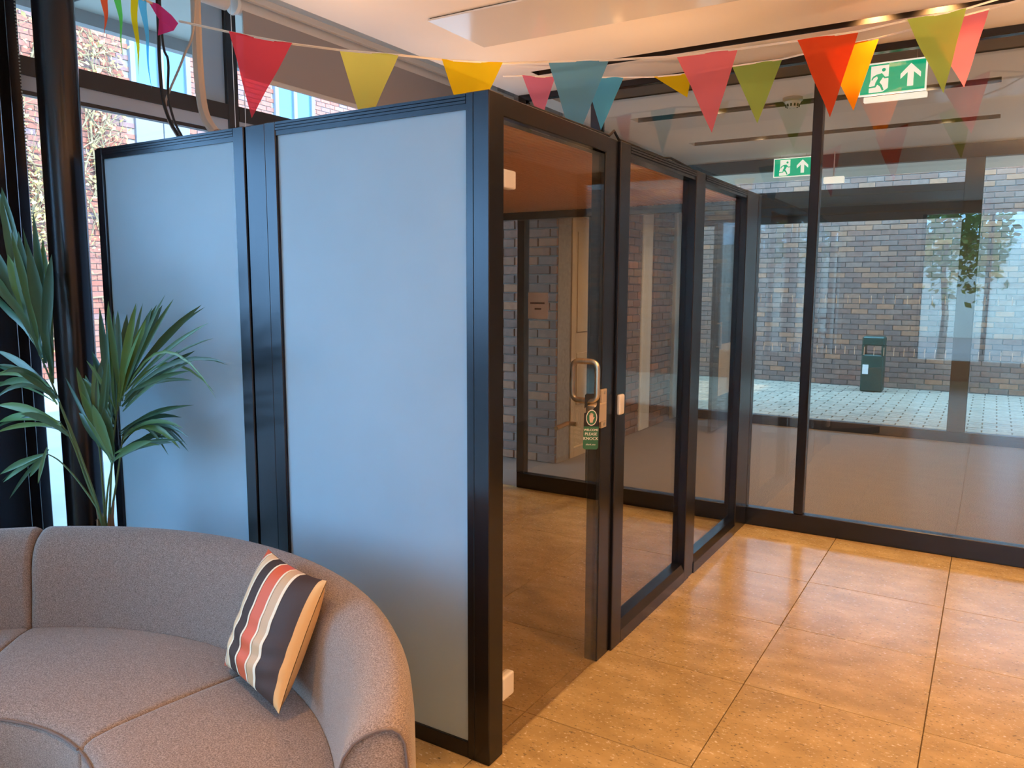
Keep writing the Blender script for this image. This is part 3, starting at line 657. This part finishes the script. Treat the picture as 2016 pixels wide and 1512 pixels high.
def smooth_pts(pts, n=14):
    out_ = []
    for i in range(len(pts)-1):
        p0 = pts[max(i-1, 0)]; p1 = pts[i]; p2 = pts[i+1]; p3 = pts[min(i+2, len(pts)-1)]
        for k in range(n//(len(pts)-1)+1):
            t_ = k/(n//(len(pts)-1)+1)
            out_.append(.5*((2*p1)+(p2-p0)*t_+(2*p0-5*p1+4*p2-p3)*t_**2+(3*p1-p0-3*p2+p3)*t_**3))
    out_.append(pts[-1]); return out_
def leaflet(fr, a, b, wid, sag, twist):
    mid = (a+b)/2+Vector((0, 0, sag)); n = 8; m_ = MB(); L1, L2, L3 = [], [], []
    for k in range(n+1):
        t_ = k/n; p = bez(a, mid, b, t_); tg = (bez(a, mid, b, min(t_+.05, 1))-bez(a, mid, b, max(t_-.05, 0))).normalized()
        view = (CAM-p).normalized(); side = tg.cross(Vector((math.cos(twist)*.6, -.8, math.sin(twist)*.5))).normalized()
        wv = wid*(.25+.75*math.sin(math.pi*min(t_*1.25, 1)**.8*.5) if t_ < .5 else (1-((t_-.5)/.5)**2.2))*.5
        nv = side.cross(tg)
        L1.append(m_.bm.verts.new(p+side*wv+nv*wv*.35)); L2.append(m_.bm.verts.new(p)); L3.append(m_.bm.verts.new(p-side*wv+nv*wv*.35))
    for k in range(n):
        m_.bm.faces.new((L1[k], L2[k], L2[k+1], L1[k+1])); m_.bm.faces.new((L2[k], L3[k], L3[k+1], L2[k+1]))
    return m_.build('leaflet', 'palm_leaf', fr, True, sharp=80)
FR = [  # stem pixels, depth plane at the tip, leaflets (start, tip, width, sag)
 ([(200, 1028), (165, 930), (120, 800), (75, 690), (30, 600), (-20, 520)], -.42,
  [((104, 755), (84, 470), .050, .05), ((104, 740), (65, 415), .040, .04), ((80, 700), (36, 455), .055, .05), ((82, 695), (20, 440), .060, .05), ((60, 655), (3, 368), .060, .05), ((58, 655), (-25, 470), .05, .05),
   ((100, 720), (55, 480), .055, .05), ((90, 715), (102, 500), .045, .03), ((40, 620), (-45, 520), .05, .04), ((70, 670), (-20, 580), .04, .04), ((85, 705), (10, 540), .05, .05), ((60, 650), (15, 500), .05, .04)]),
 ([(214, 1028), (219, 930), (226, 840), (240, 750), (258, 695)], -.20,
  [((224, 835), (196, 604), .036, .03), ((228, 815), (213, 592), .034, .03), ((232, 800), (268, 596), .034, .02), ((240, 780), (288, 628), .040, .02), ((244, 770), (342, 588), .022, .03), ((250, 760), (397, 600), .030, .05),
   ((248, 770), (412, 635), .022, .05), ((240, 800), (385, 690), .028, .04), ((244, 790), (443, 712), .020, .14), ((246, 785), (424, 774), .016, .26), ((228, 820), (180, 690), .032, .03), ((225, 840), (158, 745), .030, .03),
   ((240, 790), (250, 618), .040, .02), ((252, 750), (320, 600), .036, .03), ((246, 770), (300, 605), .038, .02), ((236, 800), (232, 610), .036, .02), ((245, 780), (375, 730), .022, .04)]),
 ([(217, 1025), (230, 945), (239, 880), (243, 850)], -.18,
  [((236, 850), (382, 797), .018, .05), ((240, 868), (355, 884), .030, .16), ((243, 858), (371, 861), .024, .12), ((243, 852), (358, 822), .024, .07), ((238, 895), (352, 842), .026, .04), ((238, 900), (340, 872), .028, .05), ((241, 858), (325, 870), .020, .13)]),
 ([(203, 1025), (160, 955), (120, 910), (92, 893)], -.40, [((92, 893), (0, 934), .026, .02), ((94, 893), (6, 950), .022, .02), ((92, 894), (58, 940), .022, .01)]),
 ([(200, 1020), (165, 930), (140, 865), (118, 832)], -.44, [((122, 838), (-6, 798), .036, .05), ((120, 836), (-4, 832), .036, .06), ((122, 842), (-8, 852), .022, .05), ((135, 858), (40, 815), .03, .05)]),
 ([(199, 1020), (160, 900), (125, 810), (100, 762)], -.46, [((108, 775), (-8, 690), .030, .05), ((110, 780), (-6, 722), .034, .05), ((106, 772), (-5, 762), .032, .08), ((112, 785), (35, 733), .03, .03), ((118, 790), (70, 735), .034, .02), ((100, 762), (-10, 740), .03, .07)]),
 ([(207, 1024), (200, 930), (192, 850), (186, 800)], -.26, [((196, 880), (150, 722), .036, .02), ((194, 860), (186, 716), .034, .01), ((192, 850), (200, 706), .034, .01), ((190, 845), (168, 738), .036, .02), ((197, 880), (215, 712), .036, .01), ((192, 850), (158, 770), .03, .02)]),
 ([(208, 1024), (214, 950), (224, 905)], -.30, [((226, 908), (155, 812), .045, .02), ((222, 900), (182, 795), .050, .02), ((224, 905), (205, 800), .045, .01), ((226, 905), (300, 868), .028, .03)]),
]
for st, yp, lv in FR:
    n = len(st); b0 = Vector((pcx+rp.uniform(-.03, .03), pcy+rp.uniform(-.02, .02), .51))
    P3 = [b0]+[on(x, y, 1, pcy+(yp-pcy)*((k+1)/n)) for k, (x, y) in enumerate(st)]
    fr = MB().tube(smooth_pts(P3, 18), .0065, 6, taper=.35).build('frond', 'frond_stem', palm, True)
    for (ax, ay), (tx, ty), wd, sg in lv:
        fa = min(1, max(.3, (1028-ay)/(1028-st[-1][1]+1))); ya = pcy+(yp-pcy)*fa
        leaflet(fr, on(ax, ay, 1, ya), on(tx, ty, 1, min(yp+rp.uniform(-.10, .08), -.03)), wd*1.0, sg, rp.uniform(-1, 1))
        leaflet(fr, on(ax+rp.uniform(-3, 3), ay+rp.uniform(-14, 14), 1, ya), on(tx+rp.uniform(-22, 18), ty+rp.uniform(-10, 34), 1, min(yp+rp.uniform(-.14, .10), -.03)), wd*rp.uniform(.45, .85), sg*1.3, rp.uniform(-1.4, 1.4))
for k in range(7):
    a = k*.9; MB().tube([(pcx+.03*math.cos(a), pcy+.03*math.sin(a), .51), (pcx+.028*math.cos(a), pcy+.028*math.sin(a), .68), (pcx+.04*math.cos(a), pcy+.035*math.sin(a), .70+.05*math.sin(k*2))], .009, 6, taper=.4).build('dry_stalk', 'stalk_brown', palm, True)

# ================================================================= BLINDS AND CABLES
XB = -2.52
def zb(x, y): return on(x, y, 0, XB)
bl_y0 = zb(458, 15).y; rt = zb(470, 14).z
def blind(name, lab, y0, y1, drop):
    t_ = thing(name, lab, 'blind', (XB, (y0+y1)/2, rt))
    MB().tube([(XB, y0, rt), (XB, y1, rt)], .045, 20).build('roller_tube', 'blind_tube', t_, True)
    if drop: MB().box(XB+.034, XB+.037, y0+.02, y1-.02, drop, rt).build('fabric', 'blind_fabric', t_, label='taupe blind fabric'); MB().box(XB+.028, XB+.043, y0+.02, y1-.02, drop-.03, drop, .004).build('bottom_bar', 'blind_tube', t_)
    MB().box(XB+.045, XB+.075, y0, y1, rt+.03, rt+.07, .004).build('cassette_lip', 'blind_tube', t_)
    o = MB().lathe([(0, -.012), (.052, -.012), (.056, 0), (.052, .012), (0, .012)], (0, 0, 0), 24).build('bracket', 'white_plastic', t_, True); o.matrix_basis = Matrix.Translation((XB, y0-.013, rt)) @ Matrix.Rotation(math.pi/2, 4, 'X') if False else Matrix.Identity(4)
    o.data.transform(Matrix.Translation((XB, y0-.012, rt)) @ Matrix.Rotation(math.pi/2, 4, 'X'))
    for dx in ((-.04, .04) if drop else ()): MB().tube([(XB+.02, y0-.012+dx, rt), (XB+.02, y0-.012+dx*.9, rt-1.0)], .0022, 6).build('bead_chain', 'white_plastic', t_)
    return t_
bdrop = zb(600, 180).z
blind('roller_blind', 'taupe roller blind drawn halfway down over the window above the pod', bl_y0+.02, 4.15, bdrop)
blind('roller_blind', 'rolled up pale roller blind next to the drawn taupe blind', .45, bl_y0-.05, None)
ch = MB(); pa, pb = on(28, 0, 0, -2.50), on(76, 575, 0, -2.50)
chn = thing('blind_chain', 'thin beaded blind chain hanging on the black window post', 'blind chain', pb)
for k in range(90):
    p_ = pa.lerp(pb, k/89); ch.merge((lambda b_: (bmesh.ops.create_icosphere(b_, subdivisions=1, radius=.0042, matrix=Matrix.Translation(p_)), b_)[1])(bmesh.new()))
ch.build('bead_strand', 'satin_steel', chn)
MB().box(pb.x-.02, pb.x+.012, pb.y-.014, pb.y+.014, pb.z-.06, pb.z+.005, .005).build('chain_tensioner', 'satin_steel', chn)
def cable(name, lab, pts, r, mat, plane=.42, cat='cable', n=24):
    P_ = [on(x, y, 1, plane) for x, y in pts]; P_[0].z = 3.1 if P_[0].x > -1.86 else 3.6
    tag(MB().tube(smooth_pts(P_, n), r, 8).build(name, mat, None, True), lab, cat)
cable('cable', 'black cable hanging to the pod roof, bent outward', [(306, -120), (311, 30), (314, 120), (320, 190), (333, 235), (352, 268)], .0085, 'cable_black')
cable('cable', 'thinner black cable hanging straight beside the bent one', [(310, -120), (318, 60), (331, 120), (331, 185), (342, 235), (358, 268)], .006, 'cable_black', .40)
cable('cable', 'beige cable looping from the pipe to the pod roof', [(392, -120), (383, 30), (362, 110), (334, 178), (326, 205), (332, 238), (350, 270)], .0055, 'cable_beige', .44)
cable('trunking_pipe', 'thick beige conduit dropping from the ceiling onto the pod roof', [(382, -140), (386, 40), (391, 140), (398, 205), (408, 238), (425, 262)], .024, 'cable_beige', .50, 'pipe')

# ================================================================= BUNTING
def flag(par, tl, tr, tip, mat, seed=0, fold=0):
    m_ = MB(); n = 10; rr = random.Random(seed); a_ = rr.uniform(0, 6); nn = (tr-tl).cross(tip-tl).normalized(); rows = []
    for i in range(n+1):
        v = i/n; row = []
        for k in range(n-i+1):
            u = k/(n-i) if n-i else .5
            p = (tl*(1-u)+tr*u)*(1-v)+tip*v
            p = p+nn*(.006*math.sin(u*5+a_+v*4)*(1-v)+.004*math.sin(v*9+a_)); row.append(m_.bm.verts.new(p))
        rows.append(row)
    for i in range(n):
        for k in range(n-i):
            m_.bm.faces.new((rows[i][k], rows[i][k+1], rows[i+1][k]))
            if k < n-i-1: m_.bm.faces.new((rows[i][k+1], rows[i+1][k+1], rows[i+1][k]))
    return m_.build('flag', 'flag_'+mat, par, True, label=mat.replace('leafgreen', 'green')+' triangular flag')
def bunting(lab, flags, pre, post_):
    p0 = at(*flags[0][0]); t_ = thing('bunting', lab, 'bunting', p0, 'strings of bunting under the ceiling'); pts = [at(*q) for q in pre]
    for k, (tl, tr, tip, mat) in enumerate(flags):
        A, B, C_ = at(*tl), at(*tr), at(*tip); flag(t_, A, B, C_, mat, k); pts += [A, B]
    pts += [at(*q) for q in post_]; MB().tube(pts, .003, 5).build('string', 'string', t_)
    # white hem band between the flags
    hb = MB()
    for i in range(0, len(pts)-1):
        a, b = pts[i], pts[i+1]; hb.poly([a+Vector((0, 0, .004)), b+Vector((0, 0, .004)), b-Vector((0, 0, .006)), a-Vector((0, 0, .006))])
    hb.build('hem_tape', 'string', t_); return t_
bunting('bunting string with red, lime, yellow and blue flags right above the pod', [
 ((452, 63, 3.4), (576, 86, 3.4), (495, 232, 3.4), 'red'), ((668, 98, 3.5), (785, 108, 3.5), (718, 258, 3.5), 'lime'), ((870, 117, 3.6), (990, 124, 3.6), (920, 268, 3.6), 'yellow'),
 ((1080, 121, 3.75), (1199, 118, 3.75), (1130, 290, 3.75), 'blue'), ((1333, 110, 3.75), (1453, 96, 3.75), (1401, 262, 3.75), 'coral'), ((1569, 80, 3.7), (1691, 61, 3.7), (1634, 231, 3.7), 'scarlet'), ((1784, 40, 3.65), (1901, 17, 3.65), (1858, 183, 3.65), 'green')],
 [(352, 41, 3.402)], [(1985, -8, 3.6), (2100, -60, 3.55)])
bunting('second bunting string with sky blue and orange flags beside the glass wall', [
 ((1028, 149, 5.2), (1093, 152, 5.2), (1064, 240, 5.2), 'pink'), ((1152, 152, 5.15), (1228, 152, 5.1), (1183, 256, 5.15), 'sky'), ((1287, 151, 5.0), (1362, 144, 4.95), (1353, 192, 5.0), 'yellow'),
 ((1441, 130, 4.7), (1540, 116, 4.6), (1491, 243, 4.7), 'green'), ((1620, 97, 4.3), (1731, 74, 4.2), (1680, 218, 4.3), 'orange'), ((1822, 50, 3.95), (1948, 17, 3.9), (1898, 172, 3.95), 'pink')],
 [(990, 150, 5.25)], [(2040, -10, 3.7)])
b3 = bunting('third bunting string seen edge on beside the black column', [
 ((196, -45, 2.3), (214, -38, 2.5), (208, 70, 2.4), 'scarlet'), ((225, -30, 2.6), (239, -24, 2.8), (243, 118, 2.7), 'leafgreen'), ((256, -14, 2.85), (269, -9, 3.05), (276, 160, 2.95), 'yellow'), ((276, -4, 3.1), (291, 2, 3.28), (297, 176, 3.2), 'sky')],
 [(120, -560, 2.0), (170, -70, 2.0)], [(300, 6, 3.34)])
pf = MB(); q = [at(*e) for e in ((291, 1, 3.36), (312, 8, 3.38), (338, 30, 3.37), (351, 46, 3.40), (342, 60, 3.36), (311, 70, 3.38), (313, 38, 3.34), (303, 22, 3.36))]
pf.poly([q[0], q[1], q[6], q[7]]); pf.poly([q[1], q[2], q[6]]); pf.poly([q[2], q[3], q[4], q[6]]); pf.poly([q[4], q[5], q[6]])
pf.build('folded_flag', 'flag_magenta', b3, True, label='crumpled pink flag')

# ================================================================= SIGNS, DETECTOR, LAMPS
def exit_sign(lab, c0, w_, tilt, bar):
    hh = w_*.25; s_ = thing('exit_sign', lab, 'exit sign', c0-Vector((0, 0, hh)))
    Mx = Matrix.Translation(c0) @ Matrix.Rotation(tilt, 4, 'Z') @ Matrix(((1, 0, 0, 0), (0, 0, 1, 0), (0, 1, 0, 0), (0, 0, 0, 1))) @ Matrix.Diagonal((1, 1, -1, 1))
    q = w_/2
    MB().box(-q-.004, q+.004, -hh-.004, hh+.004, -.012, 0, 0, Mx).build('sign_plate', 'exit_white', s_)
    MB().box(-q+.006, q-.006, -hh+.006, hh-.006, -.001, .0012, 0, Mx).build('green_face', 'exit_green', s_)
    def pg_(pts, z, mat, nm): MB().prism([(x*w_, y*w_, z) for x, y in pts], (0, 0, .0008), Mx).build(nm, mat, s_)
    pg_([(-.36, -.20), (-.06, -.20), (-.06, .20), (-.36, .20)] and [(-.35, -.215), (-.14, -.215), (-.06, -.16), (-.06, .21), (-.33, .21), (-.33, -.02), (-.35, -.1)], .0012, 'exit_white', 'doorway')
    pg_([(.27, .19), (.42, .035), (.42, -.045), (.315, .055), (.315, -.17), (.225, -.17), (.225, .055), (.12, -.045), (.12, .035)], .0012, 'exit_white', 'arrow')
    man = [[(-.245, .07), (-.16, .085), (-.135, .03), (-.19, -.06), (-.25, -.05), (-.22, .01)], [(-.16, .085), (-.11, .02), (-.04, .025), (-.04, .0), (-.12, -.005), (-.17, .05)],
           [(-.245, .07), (-.30, .04), (-.32, -.01), (-.305, -.02), (-.28, .02), (-.225, .045)], [(-.25, -.05), (-.19, -.06), (-.15, -.11), (-.12, -.19), (-.15, -.195), (-.18, -.13), (-.225, -.09)],
           [(-.25, -.04), (-.215, -.08), (-.25, -.135), (-.36, -.14), (-.36, -.115), (-.265, -.11)]]
    for m_ in man: pg_(m_, .002, 'exit_green', 'runner')
    pg_([(-.135+.03*math.cos(k*.5236), .135+.03*math.sin(k*.5236)) for k in range(12)], .002, 'exit_green', 'runner_head')
    for x in (-.35, .35): MB().tube([Mx @ Vector((x*w_, hh, -.006)), Vector(((Mx @ Vector((x*w_, hh, -.006))).x, (Mx @ Vector((x*w_, hh, -.006))).y, 3.1 if c0.y > 3.85 else 3.45))], .002, 5).build('hanger_wire', 'satin_steel', s_)
    if bar: MB().box(-q+.03, q+.012, -hh-.045, -hh-.012, -.03, .01, .004, Mx).build('lamp_bar', 'exit_white', s_)
exit_sign('larger green running man exit sign hanging just behind the glass wall', on(1757, 152, 1, 3.58), .385, 0, True)
exit_sign('smaller green running man exit sign hanging near the outer glass', on(1560, 329, 1, 7.15), .40, 0, False)
eb = on(1640, 354, 1, 7.15)
em = thing('emergency_light', 'plain white emergency light box hanging next to the smaller exit sign', 'light', eb)
MB().box(eb.x-.10, eb.x+.11, eb.y, eb.y+.05, eb.z-.035, eb.z+.035, .006).build('light_box', 'exit_white', em); MB().tube([(eb.x, eb.y+.025, eb.z+.03), (eb.x, eb.y+.025, ZC)], .006, 8).build('stem', 'white_plastic', em)
sx, sy = -.07, 4.42
sm = thing('smoke_detector', 'white round smoke detector on the corridor ceiling', 'smoke detector', (sx, sy, ZC))
MB().lathe([(0, 0), (.075, 0), (.075, -.022), (.066, -.03), (0, -.03)], (sx, sy, ZC), 32).build('base', 'satin_steel', sm, True)
MB().lathe([(.0, -.075), (.03, -.074), (.048, -.062), (.058, -.042), (.060, -.03), (0, -.03)], (sx, sy, ZC), 32).build('chamber', 'white_plastic', sm, True)
for k in range(12):
    a = k*math.pi/6; MB().box(-.006, .006, -.003, .003, -.012, .012, 0, Matrix.Translation((sx+.051*math.cos(a), sy+.051*math.sin(a), ZC-.058)) @ Matrix.Rotation(a+math.pi/2, 4, 'Z')).build('vent', 'dark_gap', sm)
def lamp(name, lab, x, y, z, watt, spot=math.radians(120), group=None, slot=False, col_=(1, .53, .19), r=.04):
    t_ = thing(name, lab, 'downlight', (x, y, z), group)
    MB().lathe([(r, .0), (r, .05), (0, .05)], (x, y, z), 20).build('reflector', 'lamp_ring', t_, True)
    MB().lathe([(0, .02), (r*.8, .02)], (x, y, z), 20).build('bulb', 'lamp_glow', t_)
    if not slot: MB().lathe([(r, 0), (r+.018, -.004), (r+.02, .0)], (x, y, z), 24).build('trim_ring', 'white_plastic', t_, True)
    l = bpy.data.lights.new('downlight_beam', 'SPOT'); l.energy = watt; l.color = col_; l.spot_size = spot; l.spot_blend = .8; l.shadow_soft_size = .04
    o = bpy.data.objects.new('downlight_beam', l); COL.objects.link(o); o.parent = t_; o.location = (0, 0, -.012 if not slot else -.005)
for x in (.70, 1.02, 2.2): lamp('downlight', 'warm downlight inside the dark lobby ceiling slot', x, 2.79, 3.2, 55, group='slot downlights', slot=True)
for x, y in ((-.75, 4.605), (.85, 4.605), (-.75, 6.01), (.9, 6.01)): lamp('downlight', 'warm downlight inside a slot of the corridor ceiling', x, y, 3.16, 95, group='corridor slot downlights', slot=True, col_=(1, .74, .50))
for x, y in ((1.1, .55), (2.4, .55), (1.5, -1.3), (2.6, -1.3), (1.6, -3.4), (2.8, -3.4)):  # extra downlights added for more warm light in the lobby
    lamp('downlight', 'added warm fill downlight set flush in the lobby ceiling', x, y, ZC-.001, 80, spot=math.radians(95), group='added flush fill downlights')
lamp('downlight', 'added warm fill downlight set flush in the ceiling over the curved sofa', -.05, -1.75, ZC-.001, 105, spot=math.radians(78))  # extra lamp added to warm the sofa and lower panels
for x, y in ((2.35, 1.75), (2.35, -.5), (2.35, -3.0)):  # invented pendants out of view, added to brighten the ceiling
    t_ = thing('fill_pendant', 'added bowl shaped fill pendant hanging from the lobby ceiling', 'fill light', (x, y, 2.2), 'added bowl pendants')
    MB().lathe([(0, .0), (.08, .012), (.15, .05), (.19, .11), (.186, .112), (.146, .056), (.08, .02), (0, .008)], (x, y, 2.2), 32).build('bowl', 'white_plastic', t_, True)
    MB().lathe([(0, .012), (.03, .02), (.036, .05), (.02, .085), (0, .09)], (x, y, 2.2), 16).build('bulb', 'lamp_glow', t_, True)
    MB().tube([(x, y, 2.29), (x, y, ZC)], .004, 8).lathe([(0, -.03), (.05, -.02), (.05, 0)], (x, y, ZC), 20).build('suspension', 'cable_black', t_, True)
    l = bpy.data.lights.new('fill_pendant_beam', 'SPOT'); l.energy = 90; l.color = (1, .57, .28); l.spot_size = math.radians(165); l.spot_blend = .6; l.shadow_soft_size = .06
    o = bpy.data.objects.new('fill_pendant_beam', l); COL.objects.link(o); o.parent = t_; o.location = (.0, 0.02, .12); o.rotation_euler = (math.pi, 0, 0)
for x, y in ((-.42, .75), (-.42, 2.2), (-1.5, .95), (-1.5, 2.3)):  # invented uplights, added to light the ceiling above the pod
    t_ = thing('fill_uplight', 'small added fill uplight standing on the pod roof', 'uplight', (x, y, 2.24), 'added uplights on the pod roof')
    MB().lathe([(0, 0), (.05, 0), (.05, .008), (.035, .012), (.05, .05), (.045, .05), (.03, .016), (0, .016)], (x, y, 2.24), 20).build('housing', 'black_steel', t_, True)
    MB().lathe([(0, .03), (.038, .03)], (x, y, 2.24), 16).build('lens', 'lamp_glow', t_)
    l = bpy.data.lights.new('fill_uplight_beam', 'SPOT'); l.energy = 10.5; l.color = (1, .53, .24); l.spot_size = math.radians(168); l.spot_blend = .8; l.shadow_soft_size = .05
    o = bpy.data.objects.new('fill_uplight_beam', l); COL.objects.link(o); o.parent = t_; o.location = (0, 0, .06); o.rotation_euler = (math.pi, 0, 0)
